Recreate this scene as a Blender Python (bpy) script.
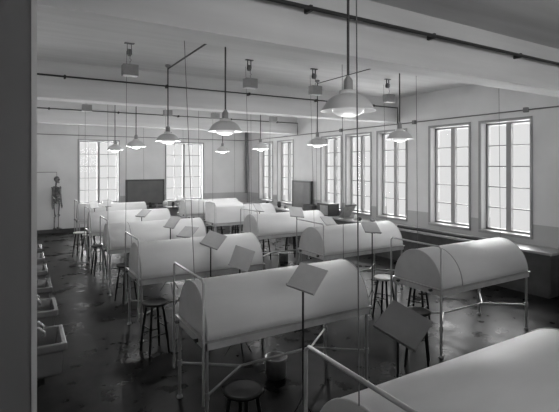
import bpy, bmesh, math, random
from mathutils import Vector, Matrix
random.seed(7)
PI = math.pi
C = bpy.context.scene.collection
for o in list(bpy.data.objects): bpy.data.objects.remove(o)

# ---------------------------------------------------------------- camera
EYE = 2.415                       # camera height
cam_data = bpy.data.cameras.new('camera'); cam = bpy.data.objects.new('camera', cam_data); C.objects.link(cam)
cam.location = (0, 0, EYE)
cam.rotation_euler = (math.radians(90), 0, math.radians(-30.85))
cam_data.sensor_width = 36; cam_data.sensor_fit = 'HORIZONTAL'
cam_data.lens = 36 * 436 / 559
cam_data.shift_x = -0.0027; cam_data.shift_y = -0.0718
cam_data.clip_start = 0.05; cam_data.clip_end = 200
bpy.context.scene.camera = cam

# ---------------------------------------------------------------- light and exposure
w = bpy.data.worlds.new('overcast_sky'); bpy.context.scene.world = w; w.use_nodes = True
nt = w.node_tree; bg = nt.nodes['Background']
tc = nt.nodes.new('ShaderNodeTexCoord'); sx = nt.nodes.new('ShaderNodeSeparateXYZ')
rp = nt.nodes.new('ShaderNodeValToRGB'); mp = nt.nodes.new('ShaderNodeMapRange')
mp.inputs['From Min'].default_value = -1; mp.inputs['From Max'].default_value = 1
nt.links.new(tc.outputs['Generated'], sx.inputs[0]); nt.links.new(sx.outputs['Z'], mp.inputs[0])
nt.links.new(mp.outputs[0], rp.inputs[0]); nt.links.new(rp.outputs[0], bg.inputs[0])
el = rp.color_ramp.elements
el[0].position = 0.0; el[0].color = (.30, .30, .30, 1)
el[1].position = 1.0; el[1].color = (1, 1, 1, 1)
e = el.new(0.42); e.color = (.36, .36, .36, 1)
e = el.new(0.60); e.color = (.38, .38, .38, 1)
bg.inputs[1].default_value = 1.95

def sun(name, direction, strength, angle):
    l = bpy.data.lights.new(name, 'SUN'); l.energy = strength; l.angle = math.radians(angle)
    o = bpy.data.objects.new(name, l); C.objects.link(o)
    o.rotation_euler = Vector(direction).to_track_quat('-Z', 'Y').to_euler(); o.location = (12, 20, 10)
def area(name, loc, direction, sx_, sy_, power, spread=180):
    l = bpy.data.lights.new(name, 'AREA'); l.shape = 'RECTANGLE'; l.size = sx_; l.size_y = sy_; l.energy = power
    l.spread = math.radians(spread)
    o = bpy.data.objects.new(name, l); C.objects.link(o); o.location = loc
    o.rotation_euler = Vector(direction).to_track_quat('-Z', 'Y').to_euler()
sun('daylight_right', (-1, -.4, .12), 7.0, 130)
sun('daylight_back', (-.1, -1, .08), 42.0, 140)
sun('added_fill_behind_camera', (.12, 1, -.01), 1.5, 30)  # added fill with no seen source, brightens the sides facing the camera
LAMP_FILL_POWER = 1.0
vs = bpy.context.scene.view_settings
vs.view_transform = 'Standard'; vs.look = 'None'; vs.gamma = 1; vs.use_curve_mapping = False
vs.exposure = 0.14

# ---------------------------------------------------------------- materials
def mat(name, v, rough=.6, metal=0., var=.0, scale=4., detail=4., bump=0., stretch=None, emit=0., spec=.5, v2=None):
    m = bpy.data.materials.new(name); m.use_nodes = True
    n = m.node_tree.nodes; L = m.node_tree.links; b = n['Principled BSDF']
    b.inputs['Roughness'].default_value = rough; b.inputs['Metallic'].default_value = metal
    b.inputs['Specular IOR Level'].default_value = spec
    b.inputs['Base Color'].default_value = (v, v, v, 1)
    if emit:
        b.inputs['Emission Color'].default_value = (1, 1, 1, 1); b.inputs['Emission Strength'].default_value = emit
    if var or bump:
        t = n.new('ShaderNodeTexCoord'); mp = n.new('ShaderNodeMapping'); L.new(t.outputs['Object'], mp.inputs[0])
        if stretch: mp.inputs['Scale'].default_value = stretch
        no = n.new('ShaderNodeTexNoise'); no.inputs['Scale'].default_value = scale; no.inputs['Detail'].default_value = detail
        L.new(mp.outputs[0], no.inputs[0])
        if var:
            r = n.new('ShaderNodeMapRange'); r.inputs['From Min'].default_value = .3; r.inputs['From Max'].default_value = .7
            r.inputs['To Min'].default_value = v * (1 - var); r.inputs['To Max'].default_value = v * (1 + var)
            L.new(no.outputs['Fac'], r.inputs[0]); L.new(r.outputs[0], b.inputs['Base Color'])
        if bump:
            bp = n.new('ShaderNodeBump'); bp.inputs['Strength'].default_value = bump; bp.inputs['Distance'].default_value = .01
            L.new(no.outputs['Fac'], bp.inputs['Height']); L.new(bp.outputs[0], b.inputs['Normal'])
    return m
M = dict(
    wall=mat('wall_plaster', .60, .85, var=.05, scale=1.5, bump=.05),
    ceiling=mat('ceiling_plaster', .60, .9, var=.08, scale=1.4, detail=8, stretch=(.35, 4, 4), bump=.08),
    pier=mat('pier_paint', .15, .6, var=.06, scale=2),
    pier_edge=mat('pier_edge_highlight', .5, .5),  # pale tone stands in for the highlight on the pier's edge
    hood=mat('sheet_metal_hood', .64, .6, 0, var=.06, scale=2.5, stretch=(.6, 2, 2)),
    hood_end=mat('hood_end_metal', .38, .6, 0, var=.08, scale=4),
    frame=mat('grey_enamel_tube', .34, .3, .25, var=.08, scale=8),
    tray=mat('tray_metal', .45, .5, .1, var=.12, scale=9),
    black=mat('black_painted_wood', .008, .3, spec=.25, var=.3, scale=12),
    worn=mat('worn_stool_seat', .03, .35, spec=.3, var=.3, scale=14),
    pale_seat=mat('pale_wooden_stool_seat', .55, .45, var=.15, scale=14),
    iron=mat('dark_iron', .015, .45, .3),
    plate=mat('book_rest_board', .38, .6, var=.06, scale=8),
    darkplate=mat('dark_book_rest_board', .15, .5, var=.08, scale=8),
    plate_edge=mat('book_rest_edge', .45, .6),
    shade=mat('lamp_shade_enamel', .50, .4),
    enamel=mat('white_enamel', .5, .4),
    opal=mat('opal_glass_bowl', .45, .3, emit=.25),
    fitter=mat('lamp_fitter', .22, .5),
    pipe=mat('dark_pipe', .05, .5, .4),
    conduit=mat('grey_conduit', .16, .5, .2),
    cord=mat('grey_cord', .10, .8),
    weight=mat('counterweight_paint', .26, .6, var=.1, scale=10),
    winframe=mat('window_paint', .26, .5, var=.04),
    reveal=mat('window_reveal_paint', .50, .6),
    board=mat('blackboard_slate', .08, .5, var=.15, scale=3),
    boardframe=mat('board_frame', .03, .5),
    counter=mat('counter_wood', .06, .35, var=.2, scale=6),
    countertop=mat('counter_slab', .30, .3, var=.1, scale=6),
    dark=mat('dark_object', .03, .6, var=.2, scale=9),
    mid=mat('grey_object', .22, .6, var=.15, scale=9),
    pale=mat('pale_object', .65, .6, var=.08, scale=12),
    sink=mat('stoneware_sink', .18, .22, var=.1, scale=5),
    sinkin=mat('sink_basin', .10, .3, var=.2, scale=5),
    brass=mat('tap_metal', .35, .25, .8),
    bone=mat('shaded_bone', .14, .6, var=.7, scale=9),  # shadow on the skeleton mixed into its dark mottled colour
    zinc=mat('zinc_bucket', .30, .4, .3, var=.2, scale=10),
)
# painted dado on the right-hand part of the walls
def wall_with_dado():
    m = mat('wall_plaster_dado', .50, .8); n = m.node_tree.nodes; L = m.node_tree.links; b = n['Principled BSDF']
    g = n.new('ShaderNodeNewGeometry'); s = n.new('ShaderNodeSeparateXYZ'); L.new(g.outputs['Position'], s.inputs[0])
    def cmp(out, op, v):
        k = n.new('ShaderNodeMath'); k.operation = op; L.new(out, k.inputs[0]); k.inputs[1].default_value = v; return k.outputs[0]
    a = cmp(s.outputs['Z'], 'LESS_THAN', 1.25); c = cmp(s.outputs['X'], 'GREATER_THAN', 3.3)
    k = n.new('ShaderNodeMath'); k.operation = 'MULTIPLY'; L.new(a, k.inputs[0]); L.new(c, k.inputs[1])
    no = n.new('ShaderNodeTexNoise'); no.inputs['Scale'].default_value = 1.2; no.inputs['Detail'].default_value = 5; L.new(g.outputs['Position'], no.inputs[0])
    r1 = n.new('ShaderNodeMapRange'); r1.inputs['From Min'].default_value = .3; r1.inputs['From Max'].default_value = .7
    r1.inputs['To Min'].default_value = .93; r1.inputs['To Max'].default_value = 1.07; L.new(no.outputs['Fac'], r1.inputs[0])
    mx = n.new('ShaderNodeMix'); mx.data_type = 'FLOAT'; L.new(k.outputs[0], mx.inputs[0]); mx.inputs[2].default_value = .62; mx.inputs[3].default_value = .40
    k2 = n.new('ShaderNodeMath'); k2.operation = 'MULTIPLY'; L.new(mx.outputs[0], k2.inputs[0]); L.new(r1.outputs[0], k2.inputs[1])
    L.new(k2.outputs[0], b.inputs['Base Color']); return m
M['dado'] = wall_with_dado()
def floor_mat():
    m = mat('dark_concrete_floor', .05, .3, spec=.2); n = m.node_tree.nodes; L = m.node_tree.links; b = n['Principled BSDF']
    g = n.new('ShaderNodeNewGeometry')
    n1 = n.new('ShaderNodeTexNoise'); n1.inputs['Scale'].default_value = 1.3; n1.inputs['Detail'].default_value = 8; n1.inputs['Roughness'].default_value = .65
    n2 = n.new('ShaderNodeTexNoise'); n2.inputs['Scale'].default_value = 3.5; n2.inputs['Detail'].default_value = 6
    L.new(g.outputs['Position'], n1.inputs[0]); L.new(g.outputs['Position'], n2.inputs[0])
    ad = n.new('ShaderNodeMath'); ad.operation = 'ADD'; L.new(n1.outputs['Fac'], ad.inputs[0]); L.new(n2.outputs['Fac'], ad.inputs[1])
    r = n.new('ShaderNodeMapRange'); r.inputs['From Min'].default_value = .7; r.inputs['From Max'].default_value = 1.3
    r.inputs['To Min'].default_value = .003; r.inputs['To Max'].default_value = .018; L.new(ad.outputs[0], r.inputs[0])
    L.new(r.outputs[0], b.inputs['Base Color'])
    r2 = n.new('ShaderNodeMapRange'); r2.inputs['From Min'].default_value = .7; r2.inputs['From Max'].default_value = 1.3
    r2.inputs['To Min'].default_value = .18; r2.inputs['To Max'].default_value = .5; L.new(ad.outputs[0], r2.inputs[0])
    L.new(r2.outputs[0], b.inputs['Roughness'])
    bp = n.new('ShaderNodeBump'); bp.inputs['Strength'].default_value = .12; bp.inputs['Distance'].default_value = .01
    L.new(n2.outputs['Fac'], bp.inputs['Height']); n.remove(b)
    df = n.new('ShaderNodeBsdfDiffuse'); gs = n.new('ShaderNodeBsdfGlossy'); lw = n.new('ShaderNodeFresnel'); mx = n.new('ShaderNodeMixShader'); ml = n.new('ShaderNodeMath')
    lw.inputs[0].default_value = 1.4; ml.operation = 'MULTIPLY'; ml.inputs[1].default_value = .30
    L.new(r.outputs[0], df.inputs[0]); L.new(r2.outputs[0], gs.inputs['Roughness']); L.new(lw.outputs[0], ml.inputs[0]); L.new(ml.outputs[0], mx.inputs[0])
    for q in (df, gs): L.new(bp.outputs[0], q.inputs['Normal'])
    L.new(df.outputs[0], mx.inputs[1]); L.new(gs.outputs[0], mx.inputs[2]); L.new(mx.outputs[0], n['Material Output'].inputs[0])
    return m
M['floor'] = floor_mat()
def glass_mat():
    m = bpy.data.materials.new('window_glass'); m.use_nodes = True; n = m.node_tree.nodes; L = m.node_tree.links
    n.remove(n['Principled BSDF']); out = n['Material Output']
    t = n.new('ShaderNodeBsdfTransparent'); t.inputs[0].default_value = (.97, .97, .97, 1)
    g = n.new('ShaderNodeBsdfGlossy'); g.inputs['Roughness'].default_value = 0; g.inputs[0].default_value = (.8, .8, .8, 1)
    mx = n.new('ShaderNodeMixShader'); mx.inputs[0].default_value = .004
    L.new(t.outputs[0], mx.inputs[1]); L.new(g.outputs[0], mx.inputs[2]); L.new(mx.outputs[0], out.inputs[0]); return m
M['glass'] = glass_mat()

# ---------------------------------------------------------------- mesh helpers
class MB:
    def __init__(s): s.v = []; s.f = []; s.sm = []
    def add(s, vs_, fs, smooth=False):
        o = len(s.v); s.v += [tuple(v) for v in vs_]; s.f += [tuple(i + o for i in f) for f in fs]; s.sm += [smooth] * len(fs); return s
    def box(s, x0, x1, y0, y1, z0, z1, rot=None, piv=(0, 0, 0)):
        vs_ = [Vector((x, y, z)) for x in (x0, x1) for y in (y0, y1) for z in (z0, z1)]
        if rot is not None: vs_ = [rot @ (v - Vector(piv)) + Vector(piv) for v in vs_]
        return s.add(vs_, [(0, 1, 3, 2), (4, 6, 7, 5), (0, 4, 5, 1), (2, 3, 7, 6), (0, 2, 6, 4), (1, 5, 7, 3)])
    def tube(s, pts, r, n=8, cap=True):
        pts = [Vector(p) for p in pts]; rs = r if isinstance(r, (list, tuple)) else [r] * len(pts)
        rings = []; up = None
        for i, p in enumerate(pts):
            d = (pts[min(i + 1, len(pts) - 1)] - pts[max(i - 1, 0)]).normalized()
            if up is None:
                up = Vector((0, 0, 1)) if abs(d.z) < .9 else Vector((1, 0, 0))
            a = d.cross(up).normalized(); b = d.cross(a).normalized(); up = -b if up.dot(-b) > 0 else b
            rings.append([p + (a * math.cos(2 * PI * k / n) + b * math.sin(2 * PI * k / n)) * rs[i] for k in range(n)])
        # keep consecutive rings aligned
        for i in range(1, len(rings)):
            best = min(range(n), key=lambda q: (rings[i][q] - rings[i-1][0]).length); R = rings[i][best:] + rings[i][:best]
            if n > 2 and (R[1] - rings[i-1][1]).length > (R[-1] - rings[i-1][1]).length: R = [R[0]] + R[1:][::-1]
            rings[i] = R
        vs_ = [v for R in rings for v in R]; fs = []
        for i in range(len(rings) - 1):
            for k in range(n): fs.append((i*n+k, i*n+(k+1) % n, (i+1)*n+(k+1) % n, (i+1)*n+k))
        s.add(vs_, fs, True)
        if cap:
            m = len(rings) - 1
            s.add(rings[0], [tuple(range(n))]); s.add(rings[m], [tuple(range(n))])
        return s
    def lathe(s, prof, c=(0, 0, 0), n=20, closed=False):
        vs_ = []; fs = []
        for r, z in prof:
            for k in range(n): vs_.append((c[0] + r*math.cos(2*PI*k/n), c[1] + r*math.sin(2*PI*k/n), c[2] + z))
        for i in range(len(prof) - 1):
            for k in range(n): fs.append((i*n+k, i*n+(k+1) % n, (i+1)*n+(k+1) % n, (i+1)*n+k))
        return s.add(vs_, fs, True)
    def ball(s, c, rx, ry, rz, n=10, m=7):
        vs_ = []; fs = []
        for i in range(m + 1):
            t = PI * i / m
            for k in range(n): vs_.append((c[0] + rx*math.sin(t)*math.cos(2*PI*k/n), c[1] + ry*math.sin(t)*math.sin(2*PI*k/n), c[2] + rz*math.cos(t)))
        for i in range(m):
            for k in range(n): fs.append((i*n+k, (i+1)*n+k, (i+1)*n+(k+1) % n, i*n+(k+1) % n))
        return s.add(vs_, fs, True)
    def prism(s, outline, y0, y1, axis='y'):
        n = len(outline)
        if axis == 'y': vs_ = [(a, y0, b) for a, b in outline] + [(a, y1, b) for a, b in outline]
        elif axis == 'x': vs_ = [(y0, a, b) for a, b in outline] + [(y1, a, b) for a, b in outline]
        else: vs_ = [(a, b, y0) for a, b in outline] + [(a, b, y1) for a, b in outline]
        return s.add(vs_, [tuple(range(n)), tuple(range(2*n-1, n-1, -1))] + [(i, (i+1) % n, n+(i+1) % n, n+i) for i in range(n)])
    def build(s, name, m, parent=None, bevel=0, **props):
        me = bpy.data.meshes.new(name); me.from_pydata(s.v, [], s.f)
        me.polygons.foreach_set('use_smooth', s.sm); me.update()
        bm = bmesh.new(); bm.from_mesh(me); bmesh.ops.recalc_face_normals(bm, faces=bm.faces); bm.to_mesh(me); bm.free()
        me.materials.append(m); o = bpy.data.objects.new(name, me); C.objects.link(o)
        if parent: o.parent = parent
        if bevel:
            b = o.modifiers.new('bevel', 'BEVEL'); b.width = bevel; b.segments = 2; b.limit_method = 'ANGLE'
        for k, v in props.items(): o[k] = v
        return o
def tag(o, label, cat, group=None):
    o['label'] = label; o['category'] = cat
    if group: o['group'] = group
    return o
def empty(name, loc=(0, 0, 0), rz=0, parent=None):
    o = bpy.data.objects.new(name, None); C.objects.link(o); o.location = loc; o.rotation_euler = (0, 0, rz)
    if parent: o.parent = parent
    return o
def kids(o): return [c for c in bpy.data.objects if c.parent == o]
def copy_tree(o, parent=None):
    c = o.copy(); C.objects.link(c)
    if parent: c.parent = parent
    for ch in kids(o): copy_tree(ch, c)
    return c
def struct(name, mb, m, **k):
    o = mb.build(name, m, **k); o['kind'] = 'structure'; return o

# ---------------------------------------------------------------- the room
XL, XR, YF, YB, ZC, TH = -.25, 8.754, -2.0, 17.62, 4.25, .34
struct('floor', MB().box(XL - TH, XR + TH, YF, YB + TH, -.12, 0), M['floor'])
struct('ceiling', MB().box(XL - TH, XR + TH, YF, YB + TH, ZC, ZC + .15), M['ceiling'])
fw = MB(); fw.box(XL - TH, XR + TH, YF - TH, YF, 0, 1.9); fw.box(XL - TH, XR + TH, YF - TH, YF, 4.1, ZC)  # unseen wall behind the camera, openings shaped to cut and steer the fill
for xa_, xb_ in ((XL - TH, .4), (2.9, 3.3), (5.8, 6.2), (8.3, XR + TH)): fw.box(xa_, xb_, YF - TH, YF, 1.9, 4.1)
struct('wall_front_unseen', fw, M['wall'])
struct('wall_left', MB().box(XL - TH, XL, YF, YB, 0, ZC), M['wall'])
WZ0, WZ1 = .98, 3.36
right_windows = [(4.93, 6.02), (6.32, 7.41), (8.21, 9.26), (9.57, 10.66), (10.94, 11.97), (13.78, 14.89), (15.33, 16.45)]
back_windows = [(1.84, 3.24), (5.08, 6.66)]
b = MB(); prev = YF
for y0, y1 in right_windows:
    b.box(XR, XR + TH, prev, y0, 0, ZC); b.box(XR, XR + TH, y0, y1, 0, WZ0); b.box(XR, XR + TH, y0, y1, WZ1, ZC); prev = y1
b.box(XR, XR + TH, prev, YB + TH, 0, ZC); struct('wall_right', b, M['dado'])
b = MB(); prev = XL - TH
for x0, x1 in back_windows:
    b.box(prev, x0, YB, YB + TH, 0, ZC); b.box(x0, x1, YB, YB + TH, 0, WZ0); b.box(x0, x1, YB, YB + TH, WZ1, ZC); prev = x1
b.box(prev, XR, YB, YB + TH, 0, ZC); struct('wall_back', b, M['dado'])
# downstand beams
for i, y in enumerate((3.65, 8.58, 13.50)):
    struct('trim_%d' % (i + 1), MB().box(XL, XR, y, y + .36, 3.60, ZC), M['ceiling'])
# near pier on the left
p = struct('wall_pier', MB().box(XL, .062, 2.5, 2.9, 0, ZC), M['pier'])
MB().box(.046, .070, 2.485, 2.91, 0, ZC).build('edge_highlight', M['pier_edge'], p)  # lit edge of the pier painted as a pale strip
# shallow corner pilaster of the right wall
struct('baseboard_back', MB().box(XL, XR, YB - .02, YB, 0, .14), M['counter'])
struct('baseboard_right', MB().box(XR - .02, XR, YF, YB - .02, 0, .14), M['counter'])

def window(n, wall, a0, a1, cols, rows):
    """casement pair set back in the wall; built in local axes u (along wall), v (outwards), z"""
    root = empty('window_%d' % n); root['kind'] = 'structure'
    if wall == 'right': P = lambda u, v, z: (XR + v, u, z)
    else: P = lambda u, v, z: (u, YB + v, z)
    def bx(mb, u0, u1, v0, v1, z0, z1):
        x0, y0, _ = P(u0, v0, 0); x1, y1, _ = P(u1, v1, 0)
        mb.box(min(x0, x1), max(x0, x1), min(y0, y1), max(y0, y1), z0, z1)
    g = .16; f = .045
    r = MB()
    for u0, u1 in ((a0, a0 + .012), (a1 - .012, a1)): bx(r, u0, u1, .0, g, WZ0, WZ1)
    bx(r, a0, a1, .0, g, WZ1 - .012, WZ1); r.build('reveal', M['reveal'], root)
    fr = MB(); z0, z1 = WZ0 + .03, WZ1 - .012
    for u0, u1 in ((a0 + .012, a0 + .012 + f), (a1 - .012 - f, a1 - .012)): bx(fr, u0, u1, g, g + .06, z0, z1)
    bx(fr, a0, a1, g, g + .06, z1 - f, z1); bx(fr, a0, a1, g, g + .06, z0, z0 + f); fr.build('window_frame', M['winframe'], root)
    c = (a0 + a1) / 2; mw = .055 if wall == 'right' else .045
    mm = MB(); bx(mm, c - mw, c + mw, g - .01, g + .07, z0 + f, z1 - f); mm.build('mullion', M['winframe'], root)
    s = MB(); bx(s, a0 - .03, a1 + .03, -.05, g, WZ0 - .03, WZ0 + .03); s.build('window_sill', M['winframe'], root, bevel=.006)
    bars = MB()
    for l0, l1 in ((a0 + .012 + f, c - mw), (c + mw, a1 - .012 - f)):
        gl = MB(); bx(gl, l0, l1, g + .03, g + .034, z0 + f, z1 - f); gl.build('pane', M['glass'], root)
        for k in range(1, cols): u = l0 + (l1 - l0) * k / cols; bx(bars, u - .011, u + .011, g + .015, g + .045, z0 + f, z1 - f)
        for k in range(1, rows): z = z0 + f + (z1 - z0 - 2 * f) * k / rows; bx(bars, l0, l1, g + .015, g + .045, z - .011, z + .011)
    bars.build('glazing_bars', M['winframe'], root)
    ca = MB()
    if wall == 'right':       # painted casing on the room side
        for u0, u1 in ((a0 - .05, a0), (a1, a1 + .05)): bx(ca, u0, u1, -.02, 0, WZ0 - .03, WZ1 + .05)
        bx(ca, a0, a1, -.02, 0, WZ1, WZ1 + .05)
    else:
        for u0, u1 in ((a0 - .04, a0), (a1, a1 + .04)): bx(ca, u0, u1, -.015, 0, WZ0 - .03, WZ1 + .04)
        bx(ca, a0, a1, -.015, 0, WZ1, WZ1 + .04)
    ca.build('casing', M['winframe'], root)
k = 1
for a in back_windows: window(k, 'back', *a, 2, 5); k += 1
for a in right_windows: window(k, 'right', *a, 1, 5); k += 1

# ---------------------------------------------------------------- pipes and conduits
for i, (y, lab) in enumerate(((3.55, 'thick dark pipe along the nearest ceiling beam, crossing the upper right'),
                              (8.47, 'dark pipe along the middle ceiling beam, running down from the upper left'),
                              (13.40, 'dark pipe along the farthest ceiling beam, the lowest of the three'))):
    r = (.022, .016, .014)[i]; root = empty('ceiling_pipe', (XL, y, 3.975)); tag(root, lab, 'pipe')
    x1 = XR - .04 - XL
    MB().tube([(0, 0, 0), (x1, 0, 0)] + ([(x1, 0, -.42)] if i else []), r, 8).build('pipe', M['pipe'], root)
    for q in range(5): MB().box(.9 + q * 1.8, .93 + q * 1.8, -.012, .1, -.03, .03).build('pipe_clip', M['pipe'], root)
root = empty('wall_conduit', (0, 0, 3.54)); tag(root, 'thin grey conduit along the back and right walls above the windows', 'conduit')
MB().tube([(XL + .05, YB - .03, 0), (XR - .03, YB - .03, 0), (XR - .03, 0, 0)], .014, 6).build('pipe', M['conduit'], root)
for y in (5.0, 7.9, 10.9): MB().box(XR - .07, XR, y - .04, y + .04, -.05, .05).build('junction_box', M['conduit'], root)
o = MB().tube([(XR - .12, YB - .13, 1.2), (XR - .12, YB - .13, 4.24)], .055, 12).build('down_pipe', M['conduit'])
tag(o, 'grey vertical pipe standing in the far corner of the room', 'pipe')
for x, ya, yb, lab in ((2.3, 5.5, 7.86, 'dark feed conduit on the ceiling above the second and third left-row lamps'),
                       (5.46, 4.2, 7.62, 'thin conduit on the ceiling leading to the right-row lamp near the centre')):
    o = MB().tube([(x, ya, 4.18), (x, yb, 4.18)], .014 if x < 3 else .009, 6).build('ceiling_conduit', M['pipe']); tag(o, lab, 'conduit')

# ---------------------------------------------------------------- pendant lamps
def make_lamp():
    root = empty('pendant_lamp')          # origin on the rim plane
    out = [(.058, .135), (.09, .131), (.125, .117), (.160, .092), (.186, .058), (.204, .026), (.225, .004), (.227, -.002)]
    inn = [(.221, -.002), (.218, .002), (.197, .022), (.180, .052), (.154, .085), (.120, .109), (.058, .127)]
    sh = MB().lathe(out, n=32).build('lamp_shade', M['shade'], root)
    MB().lathe(inn, n=32).build('shade_lining', M['enamel'], sh)
    MB().lathe([(.227, -.002), (.221, -.002)], n=32).build('rim', M['enamel'], sh)
    MB().lathe([(.058, .127), (.078, .138), (.070, .164), (.036, .172)], n=20).build('collar', M['enamel'], root)
    MB().lathe([(.040, .168), (.038, .245), (.030, .262), (.018, .275), (.010, .290), (.0, .290)], n=16).build('fitter', M['fitter'], root)
    MB().lathe([(.0, -.050), (.05, -.046), (.09, -.034), (.125, -.012), (.135, .012), (.12, .04), (.06, .075), (0, .08)], n=24).build('glass_bowl', M['opal'], root)
    MB().tube([(0, 0, .27), (0, 0, 1.385)], .011, 8).build('rod', M['pipe'], root)
    MB().lathe([(.0, 1.385), (.05, 1.385), (.045, 1.35), (.012, 1.33)], n=16).build('ceiling_rose', M['fitter'], root)
    return root
lamp0 = make_lamp()
lamps = [(2.3, 2.78, 'largest, nearest dark-shaded pendant lamp, hanging at the upper middle right'),
         (2.3, 5.27, 'second nearest pendant lamp of the left row, seen left of the picture centre'),
         (2.3, 7.86, 'third pendant lamp of the left row, hanging below the elbow of the ceiling conduit'),
         (2.3, 10.41, 'fourth pendant lamp of the left row, above the blackboard on the back wall'),
         (2.3, 13.04, 'farthest pendant lamp of the left row, hanging in front of the left back window'),
         (5.46, 5.26, 'nearest pendant lamp of the right row, seen in front of the second right-hand window'),
         (5.46, 7.62, 'second pendant lamp of the right row, below the big lamp'),
         (5.46, 10.20, 'third pendant lamp of the right row, in front of the farthest right-wall windows'),
         (5.46, 12.73, 'faint farthest pendant lamp of the right row, in front of the bare back wall')]
for i, (x, y, lab) in enumerate(lamps):
    o = lamp0 if i == 0 else copy_tree(lamp0)
    o.location = (x, y, 2.865); tag(o, lab, 'lamp', 'pendant lamps with wide metal shades')
    l = bpy.data.lights.new('lamp_fill_light', 'POINT'); l.energy = LAMP_FILL_POWER * (1.5, 10, 30, 48, 30, 8, 30, 46, 36)[i]; l.shadow_soft_size = .06  # added fill at each lamp, power graded to brighten the far end
    lo = bpy.data.objects.new('lamp_fill_light', l); C.objects.link(lo); lo.location = (x, y, 2.865 - .125)

# ---------------------------------------------------------------- dissecting tables
TL, TW, TRAY, HOOP = 1.94, .832, .85, 1.406
def arc(r, h, n=20, z0=0): return [(-r * math.cos(PI * k / n), z0 + h * math.sin(PI * k / n)) for k in range(n + 1)]
def make_table(kind='round'):
    """origin: floor under the left end, on the centre line; x along the table, y across"""
    root = empty('dissecting_table'); hw = TW / 2
    t = MB()
    t.box(0, TL, -hw, -hw + .03, TRAY - .075, TRAY); t.box(0, TL, hw - .03, hw, TRAY - .075, TRAY)
    t.box(0, .03, -hw, hw, TRAY - .075, TRAY); t.box(TL - .03, TL, -hw, hw, TRAY - .075, TRAY)
    t.box(.03, TL - .03, -hw + .03, hw - .03, TRAY - .05, TRAY - .03)
    t.build('tray_top', M['tray'], root, bevel=.004)
    lip = MB(); lip.box(-.012, TL + .012, -hw - .012, -hw + .012, TRAY - .008, TRAY + .010); lip.box(-.012, TL + .012, hw - .012, hw + .012, TRAY - .008, TRAY + .010)
    lip.box(-.012, .012, -hw, hw, TRAY - .008, TRAY + .010); lip.box(TL - .012, TL + .012, -hw, hw, TRAY - .008, TRAY + .010)
    lip.build('tray_rim', M['frame'], root)
    for x in (.03, TL - .03):
        for y in (-hw + .03, hw - .03):
            l = MB(); l.tube([(x, y, .02), (x, y, TRAY - .06)], .017, 8); l.tube([(x, y, .33), (x, y, .39)], .025, 8)
            lo = l.build('leg', M['frame'], root)
            MB().lathe([(0, 0), (.033, 0), (.033, .012), (.02, .03), (0, .03)], (x, y, 0), 12).build('foot', M['frame'], lo)
    s = MB(); zc = .36; s.tube([(.55, 0, zc), (1.42, 0, zc)], .013, 8)
    for xa, xb in ((.55, .03), (1.42, TL - .03)):
        for y in (-hw + .03, hw - .03): s.tube([(xa, 0, zc), (xb, y, zc)], .012, 8)
    s.build('stretcher', M['frame'], root)
    h = MB(); r = .012; x = -.018
    h.tube([(x, -hw - .01, .30), (x, -hw - .01, HOOP - .03), (x, -hw + .02, HOOP), (x, hw - .02, HOOP), (x, hw + .01, HOOP - .03), (x, hw + .01, .30)], r, 8)
    h.build('hoop', M['frame'], root)
    for y in (-hw + .14, hw - .14):
        cl = MB(); cl.tube([(-.046, y, TRAY - .02), (-.015, y, TRAY - .02)], .018, 8); cl.box(-.05, -.035, y - .03, y + .03, TRAY - .026, TRAY - .014)
        cl.build('clamp', M['iron'], root)
    R = .405; H = .385 if kind == 'low' else .44
    def shell(xa, xb, R, H, out, flat=False):
        n = 24; mb = MB()
        if flat: out_ = [(-R, TRAY), (-R, TRAY + H * .90), (-R + .05, TRAY + H * 1.0), (-R + .14, TRAY + H * 1.05), (.10, TRAY + H * 1.16), (R - .12, TRAY + H * 1.16), (R - .03, TRAY + H * 1.08), (R, TRAY + H * .9), (R, TRAY)]
        else: out_ = arc(R, H, n, TRAY + .008)
        inn_ = [(a * .985, TRAY + (z - TRAY) * .985) for a, z in out_]; m = len(out_)
        vs_ = [(xx, a, z) for xx in (xa, xb) for a, z in out_] + [(xx, a, z) for xx in (xa, xb) for a, z in inn_]
        fs = [(i, i + 1, m + i + 1, m + i) for i in range(m - 1)] + [(2*m + i, 3*m + i, 3*m + i + 1, 2*m + i + 1) for i in range(m - 1)]
        fs += [(i, 2*m+i, 2*m+i+1, i+1) for i in range(m-1)] + [(m+i, m+i+1, 3*m+i+1, 3*m+i) for i in range(m-1)]
        fs += [(0, m, 3*m, 2*m), (m-1, 3*m-1, 4*m-1, 2*m-1)]
        mb.add(vs_, fs, not flat); ho = mb.build('hood', M['hood'], root)
        for xe in (xa, xb):
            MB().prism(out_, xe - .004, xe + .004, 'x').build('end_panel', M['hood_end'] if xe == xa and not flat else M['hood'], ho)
            MB().tube([(xe, a, z) for a, z in out_], .006, 6).build('edge_bead', M['plate_edge'], ho)
        return ho
    if kind == 'box':
        shell(.03, .86, .40, .50, None, True); shell(.88, TL - .02, R, H, None)
    else:
        ho = shell(.03, TL - .02, R, H, None)
        if kind == 'seam':
            MB().tube([(.42, a * 1.01, TRAY + (z - TRAY) * 1.012) for a, z in arc(R, H, 24, TRAY)], .007, 6).build('seam_strip', M['fitter'], ho)
    return root
XA, XB, YT, DY = 1.397, 4.515, 4.481 - .416, 2.455
protos = {'round': make_table('round'), 'seam': make_table('seam'), 'box': make_table('box'), 'low': make_table('low')}
used = set()
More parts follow.
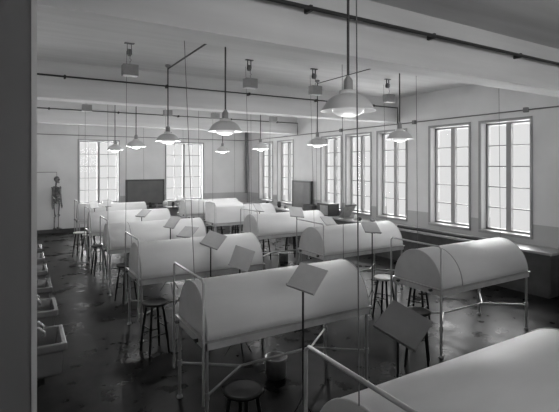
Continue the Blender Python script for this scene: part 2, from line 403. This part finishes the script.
tables = [
 (XA, -1, 'low', 'cropped hooded metal table in the bottom right corner, only hood and hoop showing'),
 (XA, 0, 'round', 'large front metal table with half-round hood, a bucket standing under it'),
 (XA, 1, 'round', 'hooded metal table directly behind the large front table, dark stool at its corner'),
 (XA, 2, 'seam', 'third hooded metal table of the left row, dark curved seam across its hood'),
 (XA, 3, 'round', 'fourth hooded metal table of the left row, one place before the farthest'),
 (XA, 4, 'round', 'farthest hooded metal table of the left row, below the left back window'),
 (XB, 0, 'seam', 'nearest hooded metal table of the right row, dark round end panel, seam across hood'),
 (XB, 1, 'round', 'second hooded metal table of the right row, its dark end framed by a square hoop'),
 (XB, 2, 'round', 'third hooded metal table of the right row, dark stool legs beneath'),
 (XB, 3, 'box', 'right-row table with a taller boxy hood section, toward the far room corner'),
 (XB, 4, 'round', 'farthest hooded metal table of the right row, below the right back window'),
]
for X, i, kind, lab in tables:
    o = copy_tree(protos[kind]) if kind in used else protos[kind]; used.add(kind)
    o.location = (X, YT + i * DY, 0); tag(o, lab, 'table', 'hooded dissecting tables')

# ---------------------------------------------------------------- cords, pulleys, counterweights
def cord(pts, lab):
    o = MB().tube(pts, .0035, 5).build('hoist_cord', M['cord']); tag(o, lab, 'cord', 'thin hoisting cords of the table hoods')
names = {(-1, 0): 'cropped bottom-right table', (0, 0): 'large front table', (1, 0): 'second left-row table', (2, 0): 'third left-row table',
         (3, 0): 'fourth left-row table', (4, 0): 'farthest left-row table', (0, 1): 'nearest right-row table',
         (1, 1): 'second right-row table', (2, 1): 'third right-row table', (3, 1): 'boxy-hooded right-row table', (4, 1): 'farthest right-row table'}
def make_pulley():
    root = empty('ceiling_pulley')       # origin at the ceiling
    MB().box(-.07, .07, -.03, .03, -.012, 0).build('mounting_plate', M['iron'], root)
    b = MB(); b.box(-.035, -.028, -.012, .012, -.17, -.012); b.box(.028, .035, -.012, .012, -.17, -.012); b.build('bracket', M['iron'], root)
    MB().tube([(-.02, 0, -.14), (.02, 0, -.14)], .055, 14).build('wheel', M['conduit'], root); return root
def make_weight():
    root = empty('counterweight')        # origin at the top of its block
    MB().box(-.11, .11, -.075, .075, -.165, 0).build('block', M['weight'], root, bevel=.008)
    MB().tube([(0, 0, 0), (0, 0, .05), (.02, 0, .075), (0, 0, .1), (-.02, 0, .075)], .006, 6).build('hook', M['iron'], root)
    MB().tube([(0, 0, .09), (0, 0, .2)], .004, 5).build('hanger_cord', M['iron'], root); return root
pul0, wt0 = make_pulley(), make_weight(); first = True
for X, i, kind, _ in tables:
    col = 0 if X == XA else 1; yc = YT + i * DY; nm = names[(i, col)]
    for side in (0, 1):
        sd = ('left', 'right')[side]
        if i in (1, 3):
            x = X + (-.0 if side == 0 else TL + .06); x += .25 if col and side == 0 else 0; x += .15 if col and side else 0
            yw = yc + .20
            p_, w_ = (pul0, wt0) if first else (copy_tree(pul0), copy_tree(wt0)); first = False
            p_.location = (x, yw + .04, ZC); w_.location = (x, yw, 4.25 - .335)
            tag(p_, 'ceiling pulley over the %s end of the %s' % (sd, nm), 'pulley', 'ceiling pulleys of the counterweights')
            tag(w_, 'grey block counterweight hanging over the %s end of the %s' % (sd, nm), 'counterweight', 'block counterweights')
            xb = X - .018 if side == 0 and col == 0 else X + .1 if side == 0 else X + TL - .03; zb = HOOP + .014 if side == 0 and col == 0 else 1.435 if kind == 'box' and side == 0 else 1.3
            yb = yc + .41 if side == 0 and col == 0 else yc + .02
            cord([(xb, yb, zb), (x - .02, yw + .14, ZC - .1)], 'thin cord rising from the %s end of the %s' % (sd, nm))
        else:
            xb = X + (.02 if i < 0 else .06) if side == 0 else X + TL - .03
            dx, dy = (-.06, .2) if (i == 0 and side == 0 and col == 0) else (0, .03)
            cord([(xb, yc + .02, 1.3 - (.055 if i < 0 else 0)), (xb + dx, yc + .02 + dy, ZC)], 'thin cord rising from the %s end of the %s' % (sd, nm))

# ---------------------------------------------------------------- stools
def make_stool(seat_m):
    root = empty('stool'); sh = .65
    MB().lathe([(0, sh - .035), (.145, sh - .035), (.160, sh - .025), (.165, sh - .010), (.155, sh), (.13, sh - .003), (0, sh - .008)], n=24).build('seat', seat_m, root)
    for k in range(4):
        a = PI / 4 + k * PI / 2; c, s = math.cos(a), math.sin(a)
        MB().tube([(c * .19, s * .19, 0), (c * .15, s * .15, .32), (c * .105, s * .105, sh - .03)], [.014, .018, .015], 8).build('leg', M['black'], root)
    for k in range(4):
        a0 = PI / 4 + k * PI / 2; a1 = a0 + PI / 2; z = .24 + .09 * (k % 2); r = .19 - .04 * z / .32 - .003
        MB().tube([(math.cos(a0) * r, math.sin(a0) * r, z), (math.cos(a1) * r, math.sin(a1) * r, z)], .009, 6).build('rung', M['black'], root)
    return root
st_dark, st_pale, st_worn = make_stool(M['black']), make_stool(M['pale_seat']), make_stool(M['worn'])
fst = {'d': st_dark, 'p': st_pale, 'w': st_worn}; seen = set()
stools = [
 (1.50, 5.72, 'w', 12, 'dark round stool standing alone at the left, between front and second tables'),
 (1.52, 3.13, 'd', 30, 'black round stool cut off by the bottom edge, left of the bucket'),
 (1.62, 8.12, 'd', 20, 'black stool between the second and third tables of the left row, at their left ends'),
 (1.50, 10.40, 'd', 5, 'black stool between the third and fourth tables of the left row'),
 (1.52, 12.25, 'p', 33, 'pale-seated stool behind the left end of the fourth table of the left row'),
 (1.36, 12.75, 'p', 60, 'small pale-seated stool before the farthest table of the left row, nearest the back wall'),
 (4.98, 5.12, 'p', 15, 'pale round-seated black stool between the two nearest tables of the right row'),
 (4.16, 3.72, 'd', 40, 'black stool showing behind the big tilted book rest at lower right'),
 (5.30, 4.72, 'd', 22, 'black stool mostly hidden behind the nearest table of the right row'),
 (4.46, 6.52, 'd', 10, 'dark stool under the left end of the second table of the right row'),
 (5.36, 9.85, 'd', 18, 'left one of the dark stools behind the third table of the right row'),
 (6.18, 9.85, 'd', 48, 'right one of the dark stools behind the third table of the right row'),
 (4.75, 12.2, 'd', 25, 'left one of the dark stools behind the boxy-hooded table'),
 (5.15, 12.3, 'd', 60, 'middle one of the dark stools behind the boxy-hooded table'),
 (5.70, 12.2, 'd', 5, 'right one of the dark stools behind the boxy-hooded table'),
]
for x, y, k, rz, lab in stools:
    o = copy_tree(fst[k]) if k in seen else fst[k]; seen.add(k)
    o.location = (x, y, 0); o.rotation_euler = (0, 0, math.radians(rz)); tag(o, lab, 'stool', 'round laboratory stools')

# ---------------------------------------------------------------- book rests on tripod stands
def book_rest(x, y, z, az, tilt, lab, w=.30, h=.26, m='plate', roll=0):
    a, t, ro = math.radians(az), math.radians(tilt), math.radians(roll)
    root = empty('book_stand'); tag(root, lab, 'book stand', 'tilted book rests on rods')
    W = Vector((math.cos(a), math.sin(a), 0)); n = Vector((math.sin(a), -math.cos(a), 0))
    V = -n * math.cos(t) + Vector((0, 0, math.sin(t)))
    W, V = W * math.cos(ro) + V * math.sin(ro), V * math.cos(ro) - W * math.sin(ro)
    N = W.cross(V)
    if N.z < 0: N = -N
    off = V * (h * .30); root.location = (x - off.x, y - off.y, 0)      # the rod meets the lower half of the board
    R = Matrix((W, V, N)).transposed(); P = Vector((off.x, off.y, z)); z = z - off.z
    def place(mb): mb.v = [tuple(R @ Vector(v) + P) for v in mb.v]; return mb
    bd = place(MB().box(-w/2, w/2, -h/2, h/2, -.006, .006)).build('board', M[m], root)
    place(MB().box(-w/2, w/2, -h/2 - .008, -h/2 + .008, -.008, .022)).build('ledge', M[m], bd)
    place(MB().box(-.045, .045, -.05 - h * .3, .05 - h * .3, -.022, -.006)).build('bracket', M['iron'], root)
    MB().tube([(0, 0, .32), (0, 0, z - .03)], .010, 8).build('rod', M['iron'], root)
    for k in range(3):
        b_ = 2 * PI * k / 3 + x
        MB().tube([(0, 0, .36), (math.cos(b_) * .05, math.sin(b_) * .05, .24), (math.cos(b_) * .20, math.sin(b_) * .20, .012)], .008, 6).build('foot', M['iron'], root)
book_rest(2.23, 3.27, 1.40, 299, 42, 'square grey book rest on a black rod, standing in front of the big front table', roll=-10)
book_rest(2.40, 5.92, 1.345, 322, 41, 'tilted book rest rising just above the front table hood, left of its middle', roll=-21)
book_rest(2.40, 4.98, 1.25, 303, 70, 'steeply tilted book rest close behind the front table hood, near its middle', roll=-11)
book_rest(2.47, 7.26, 1.28, 300, 34, 'low-tilted book rest just behind the hood of the second left-row table')
book_rest(2.52, 8.30, 1.33, 291, 48, 'small book rest on a black rod between the second and third left-row tables')
book_rest(2.52, 10.60, 1.29, 300, 34, 'small book rest between the third and fourth left-row tables')
book_rest(5.41, 7.16, 1.29, 10, 36, 'grey book rest leaning behind the hood top of the second right-row table', roll=-8)
book_rest(5.08, 5.55, 1.38, 354, 37, 'book rest on a long rod between the two nearest right-row tables', roll=-10)
book_rest(4.92, 7.62, 1.46, 354, 45, 'book rest on a rod left of the second right-row table', roll=-10)
book_rest(5.47, 10.35, 1.30, 30, 50, 'small distant book rest behind the third right-row table', roll=-10)
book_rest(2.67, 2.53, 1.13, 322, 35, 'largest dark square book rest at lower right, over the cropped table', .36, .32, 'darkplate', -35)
book_rest(1.75, 13.05, 1.34, 20, 60, 'small pale book rest by the farthest left-row table, left one', .24, .2, 'pale')
book_rest(2.10, 13.10, 1.36, 340, 60, 'small pale book rest by the farthest left-row table, right one', .24, .2, 'pale')

# ---------------------------------------------------------------- bucket
root = empty('bucket', (2.52, 4.33, 0)); tag(root, 'dark zinc bucket with wire handle on the floor under the front table', 'bucket')
MB().lathe([(0, .004), (.108, .004), (.112, 0), (.122, .205), (.131, .215), (.131, .228), (.120, .228), (.106, .012), (0, .012)], n=24).build('pail', M['zinc'], root)
MB().tube([(-.13, 0, .235), (-.15, .02, .19), (-.14, .08, .14), (-.05, .14, .13), (.05, .15, .13), (.13, .06, .19), (.13, 0, .235)], .005, 6).build('handle', M['brass'], root)

root = copy_tree(root); root.location = (5.72, 9.45, 0); tag(root, 'small light bucket on the floor far back, seen under the third right-row table', 'bucket')
# ---------------------------------------------------------------- wash basins along the left wall
def make_sink():
    root = empty('wash_basin'); L2 = .26; z1 = .85      # x from wall 0 to .57
    out = MB()
    def ring(x0, x1, y, z): return [(x0, -y, z), (x1, -y, z), (x1, y, z), (x0, y, z)]
    R = [ring(.0, .50, .20, .55), ring(0, .535, .235, .58), ring(0, .545, .24, .775), ring(0, .575, .262, .785), ring(0, .575, .262, z1), ring(.10, .535, .225, z1), ring(.13, .50, .19, .66), ]
    vs_ = [v for r in R for v in r]; fs = [(0, 3, 2, 1)]
    for i in range(len(R) - 1):
        for k in range(4): fs.append((i*4+k, i*4+(k+1) % 4, (i+1)*4+(k+1) % 4, (i+1)*4+k))
    q = (len(R) - 1) * 4; fs.append((q, q+1, q+2, q+3)); out.add(vs_, fs)
    out.build('basin', M['sink'], root, bevel=.012)
    MB().box(0, .03, -.24, .24, z1, 1.10).build('splash_back', M['sink'], root, bevel=.008)
    for y in (-.09, .09):
        MB().tube([(.03, y, .98), (.26, y, .98), (.36, y, .96), (.40, y, .92), (.40, y, .88)], .014, 8).build('tap', M['brass'], root)
        MB().tube([(.30, y, .98), (.30, y, 1.03)], .010, 6).tube([(.30, y - .045, 1.035), (.30, y + .045, 1.035)], .010, 6).build('tap_handle', M['iron'], root)
    MB().tube([(.27, .0, .56), (.27, 0, .28), (.16, 0, .22), (.02, 0, .22)], .025, 10).build('drain_pipe', M['brass'], root)
    MB().tube([(.33, .10, .56), (.33, .10, .0)], .014, 8).build('supply_pipe', M['brass'], root)
    for y in (-.2, .2):
        b = MB(); b.box(0, .40, y - .012, y + .012, .50, .55); b.tube([(.0, y, .25), (.38, y, .51)], .010, 6)
        b.build('support_bracket', M['iron'], root)
    return root
sk = make_sink(); ords = ('nearest and largest-looking', 'second nearest', 'third nearest', 'fourth', 'fifth', 'sixth and farthest')
for k in range(6):
    o = sk if k == 0 else copy_tree(sk); o.location = (XL + .03, 4.55 + 1.035 * k, 0)
    tag(o, '%s stoneware wash basin in the row along the left edge' % ords[k], 'wash basin', 'wash basins along the left wall')

# ---------------------------------------------------------------- skeleton on the back wall
root = empty('skeleton', (1.10, 17.32, .16), math.radians(48)); tag(root, 'hanging human skeleton against the back wall, left of the window', 'skeleton')
S = 1.05
def sc(pts): return [(x * S, y * S, z * S) for x, y, z in pts]
b = MB(); b.ball((0, 0, 1.70*S), .075*S, .095*S, .10*S, 14, 10); sk_ = b.build('skull', M['bone'], root)
e_ = MB()
for x in (-.03, .03): e_.ball((x*S, -.082*S, 1.685*S), .020*S, .014*S, .020*S, 8, 6)
e_.ball((0, -.092*S, 1.645*S), .010*S, .01*S, .016*S, 6, 5); e_.build('eye_sockets', M['dark'], sk_)
MB().tube(sc([(-.055, -.01, 1.63), (-.045, -.06, 1.585), (0, -.085, 1.575), (.045, -.06, 1.585), (.055, -.01, 1.63)]), .014*S, 8).build('jaw', M['bone'], root)
b = MB(); zs = [.95 + i * .028 for i in range(24)]
b.tube(sc([(0, .02 + .02 * math.sin(z * 6), z) for z in zs]), .012*S, 6)
for z in zs: b.ball((0, (.02 + .02 * math.sin(z * 6))*S, z*S), .024*S, .024*S, .010*S, 8, 5)
b.build('spine', M['bone'], root)
b = MB()
for i in range(10):
    z = 1.42 - i * .033; wx = .075 + .065 * math.sin(min(1, (i + 1) / 7) * PI / 2) - (.012 * max(0, i - 7))
    for s in (-1, 1): b.tube(sc([(s*.02, .05, z + .02), (s*wx*.75, .06, z + .01), (s*wx, .0, z - .02), (s*wx*.75, -.075, z - .045), (s*.02, -.095, z - .03 + (0 if i < 7 else -.02))]), .0065*S, 5)
b.tube(sc([(0, -.095, 1.41), (0, -.10, 1.20)]), .014*S, 6)
for s in (-1, 1): b.tube(sc([(0, -.09, 1.42), (s*.09, -.06, 1.45), (s*.18, -.0, 1.45)]), .009*S, 6)
b.build('rib_cage', M['bone'], root)
for s in (-1, 1): MB().prism([(s*.06*S, 1.44*S), (s*.17*S, 1.44*S), (s*.10*S, 1.28*S)], .075*S, .083*S).build('shoulder_blade', M['bone'], root)
b = MB()
for s in (-1, 1):
    b.tube(sc([(s*.02, .04, .98), (s*.09, .05, 1.04), (s*.145, .0, 1.03), (s*.13, -.05, .97), (s*.08, -.03, .92), (s*.06, -.02, .87), (s*.01, -.05, .90)]), [.02, .026, .02, .02, .024, .016, .016], 8)
    b.ball((s*.095*S, .02*S, .99*S), .05*S, .02*S, .05*S)
b.build('pelvis', M['bone'], root)
for s in (-1, 1):
    b = MB(); b.tube(sc([(s*.185, 0, 1.43), (s*.195, 0, 1.38), (s*.20, 0, 1.18), (s*.205, 0, 1.13)]), [.024, .014, .012, .022], 8)
    b.tube(sc([(s*.197, 0, 1.12), (s*.20, -.01, .88)]), .009, 6); b.tube(sc([(s*.215, 0, 1.12), (s*.225, -.01, .88)]), .009, 6)
    b.ball((s*.213*S, -.01*S, .865*S), .03*S, .018*S, .02*S)
    for q in range(5): b.tube(sc([(s*(.195 + q*.011), -.012, .86), (s*(.190 + q*.015), -.018, .77 - (.0 if q in (1, 2, 3) else -.03)), (s*(.192 + q*.014), -.03, .70 + (.05 if q in (0, 4) else 0))]), .0055, 5)
    b.build('arm', M['bone'], root)
    b = MB(); b.tube(sc([(s*.10, 0, .92), (s*.135, 0, .90), (s*.13, 0, .82), (s*.095, 0, .52), (s*.09, 0, .48)]), [.024, .022, .015, .016, .032], 8)
    b.ball((s*.09*S, -.03*S, .475*S), .022*S, .015*S, .026*S)
    b.tube(sc([(s*.085, 0, .455), (s*.08, 0, .42), (s*.08, .01, .10), (s*.08, .01, .07)]), [.032, .016, .012, .022], 8)
    b.tube(sc([(s*.11, .01, .44), (s*.105, .015, .08)]), .007, 6)
    b.ball((s*.085*S, .03*S, .035*S), .025*S, .035*S, .03*S)
    for q in range(5): b.tube(sc([(s*(.07 + q*.009), -.01, .05), (s*(.062 + q*.016), -.09, .02), (s*(.058 + q*.018), -.15 + q*.01, .008)]), .007, 5)
    b.build('leg', M['bone'], root)
MB().tube([(0, 0, 1.80*S), (0, 0, 2.00)], .006, 6).build('hanging_hook', M['iron'], root)
o = empty('wall_bracket', (0, YB, 2.19)); tag(o, 'thin dark rail and hook on the back wall above the skeleton', 'bracket')
MB().tube([(.30, -.05, 0), (1.10, -.05, 0)], .009, 6).tube([(.9, 0, 0), (.9, -.05, 0)], .008, 6).build('rail', M['iron'], o)
MB().tube([(1.10, -.05, 0), (1.10, -.26, 0), (1.10, -.26, -.04)], .008, 6).build('hook', M['iron'], o)

for o in root.children_recursive:             # sturdier bones
    if o.name.split('.')[0] in ('arm', 'leg', 'rib_cage', 'pelvis', 'spine'):
        dm = o.modifiers.new('thicken', 'DISPLACE'); dm.strength = .007; dm.mid_level = 0
# ---------------------------------------------------------------- blackboards
def board(name, lab, x0, x1, y0, y1, z0, z1, axis):
    root = empty(name, ((x0+x1)/2, (y0+y1)/2, z0)); tag(root, lab, 'blackboard'); cx, cy = (x0+x1)/2, (y0+y1)/2
    a, d, h = (x1-x0)/2, (y1-y0)/2, z1 - z0
    MB().box(-a, a, -d, d, 0, h).build('slate', M['board'], root)
    f = MB(); t = .05
    if axis == 'x':
        f.box(-a-.01, -a+t, -d-.015, d, -.01, h+.01); f.box(a-t, a+.01, -d-.015, d, -.01, h+.01); f.box(-a, a, -d-.015, d, h-t, h+.01); f.box(-a, a, -d-.015, d, -.01, t)
    else:
        f.box(-a-.015, a, -d-.01, -d+t, -.01, h+.01); f.box(-a-.015, a, d-t, d+.01, -.01, h+.01); f.box(-a-.015, a, -d, d, h-t, h+.01); f.box(-a-.015, a, -d, d, -.01, t)
    f.build('frame', M['boardframe'], root)
board('blackboard', 'dark rectangular blackboard on the back wall between the two windows', 3.50, 4.98, YB-.08, YB-.02, .88, 1.87, 'x')
board('blackboard', 'tall grey-dark board against the right wall between two pairs of windows', XR-.14, XR-.06, 12.42, 13.60, .86, 1.87, 'y')

# ---------------------------------------------------------------- counters
root = empty('wall_counter', (8.44, 0, 0)); tag(root, 'long dark counter running under the right-hand windows', 'counter')
MB().box(-.31, .30, 4.2, 17.0, .80, .845).build('worktop', M['countertop'], root, bevel=.005)
c_ = MB(); c_.box(-.24, .30, 4.25, 16.95, .08, .80); c_.box(-.2, .30, 4.3, 16.9, .0, .08); c_.build('carcass', M['counter'], root)
root = empty('side_table', (5.05, 17.2, 0)); tag(root, 'dark table against the back wall below the blackboard, small things on it', 'table')
MB().box(-.95, 1.0, -.32, .32, .76, .80).build('tabletop', M['counter'], root)
for x in (-.9, .95):
    for y in (-.27, .27): MB().box(x - .03, x + .03, y - .03, y + .03, 0, .76).build('leg', M['counter'], root)

# things on the side table
def jar(x, y, z, r, h, m, lab, name='specimen_jar', cat='jar', lidm='iron'):
    root = empty(name, (x, y, z)); tag(root, lab, cat, 'small things on the back-wall table')
    MB().lathe([(0, 0), (r, 0), (r, h*.78), (r*.75, h*.86), (r*.75, h*.9), (0, h*.9)], n=14).build('body', M[m], root)
    MB().lathe([(r*.8, h*.88), (r*.82, h), (0, h)], n=14).build('lid', M[lidm], root)
jar(4.32, 17.10, .80, .055, .20, 'dark', 'leftmost dark jar on the table below the blackboard')
jar(4.55, 17.15, .80, .06, .16, 'mid', 'short grey jar next to the leftmost dark jar')
jar(5.22, 17.12, .80, .055, .19, 'dark', 'dark jar just right of the pale skull-like lump')
jar(5.42, 17.2, .80, .05, .15, 'pale', 'pale jar near the right end of the back-wall table')
jar(5.62, 17.1, .80, .06, .17, 'dark', 'dark jar third from the right on the back-wall table')
jar(5.85, 17.15, .80, .05, .14, 'pale', 'rightmost small pale jar on the back-wall table')
root = empty('plaster_head', (4.90, 17.1, .80)); tag(root, 'pale head-shaped lump among the jars below the blackboard', 'plaster cast')
MB().ball((0, 0, .14), .10, .12, .11, 14, 10).build('head', M['pale'], root); MB().lathe([(0, 0), (.08, 0), (.07, .03), (.045, .06), (0, .06)], n=14).build('base', M['pale'], root)

# things on the counter
CZ = .845
def crate(x, y, w_, d_, h_, rz, body, front, lab, name='wooden_box'):
    root = empty(name, (x, y, CZ), math.radians(rz)); tag(root, lab, 'box')
    b = MB(); t = .012
    b.box(-w_/2, w_/2, -d_/2, d_/2, 0, t); b.box(-w_/2, w_/2, -d_/2, -d_/2+t, 0, h_); b.box(-w_/2, w_/2, d_/2-t, d_/2, 0, h_)
    b.box(-w_/2, -w_/2+t, -d_/2, d_/2, 0, h_); b.box(w_/2-t, w_/2, -d_/2, d_/2, 0, h_); b.build('carcass', M[body], root)
    MB().box(-w_/2-.01, w_/2+.01, -d_/2-.01, d_/2+.01, h_, h_+.02).build('lid', M[body], root)
    if front: MB().box(-w_/2-.006, -w_/2, -d_/2+.05, d_/2-.16, .03, h_-.03).build('label_panel', M[front], root)
crate(8.42, 12.05, .36, .55, .24, 0, 'dark', None, 'low dark box on the counter left of the box with a paler panel')
crate(8.40, 11.15, .40, .62, .36, 0, 'dark', 'mid', 'dark box with a paler front panel standing on the counter by the windows')
root = empty('leaning_board', (8.40, 10.35, CZ + .015)); tag(root, 'dark board leaning on the counter right of the box with a paler panel', 'board')
R = Matrix.Rotation(math.radians(40), 3, 'X')
MB().box(-.2, .2, -.012, .012, 0, .50, R).build('panel', M['mid'], root); MB().box(-.21, .21, -.02, .02, .49, .52, R).build('edge_batten', M['dark'], root)
for x, y, r, h, m, lab in ((8.35, 9.6, .07, .10, 'dark', 'squat dark pot on the counter beside the leaning board'), (8.5, 9.2, .08, .08, 'mid', 'low grey pot on the counter below the second right-hand window'),
                        (8.45, 9.85, .06, .14, 'pale', 'small pale pot on the counter right behind the leaning board'), (8.4, 14.2, .08, .22, 'dark', 'dark pot on the counter left of the tall grey-dark board'),
                        (8.45, 15.2, .07, .16, 'dark', 'dark pot on the counter below the farthest right-hand windows'), (8.4, 13.75, .06, .12, 'mid', 'small grey pot on the counter at the foot of the tall board')):
    o = MB().lathe([(0, 0), (r*.7, 0), (r, h*.4), (r*.9, h*.8), (r*.6, h), (r*.5, h), (r*.75, h*.75), (0, h*.1)], n=16).build('pot', M[m]); o.location = (x, y, CZ)
    tag(o, lab, 'pot', 'pots along the window counter')
o = MB().tube([(8.25, 5.2, CZ + .035), (8.25, 8.0, CZ + .035)], .035, 12).build('dark_strip', M['dark']); tag(o, 'long dark strip lying on the counter edge below the near windows', 'roll')  # dark rounded strip along the counter edge
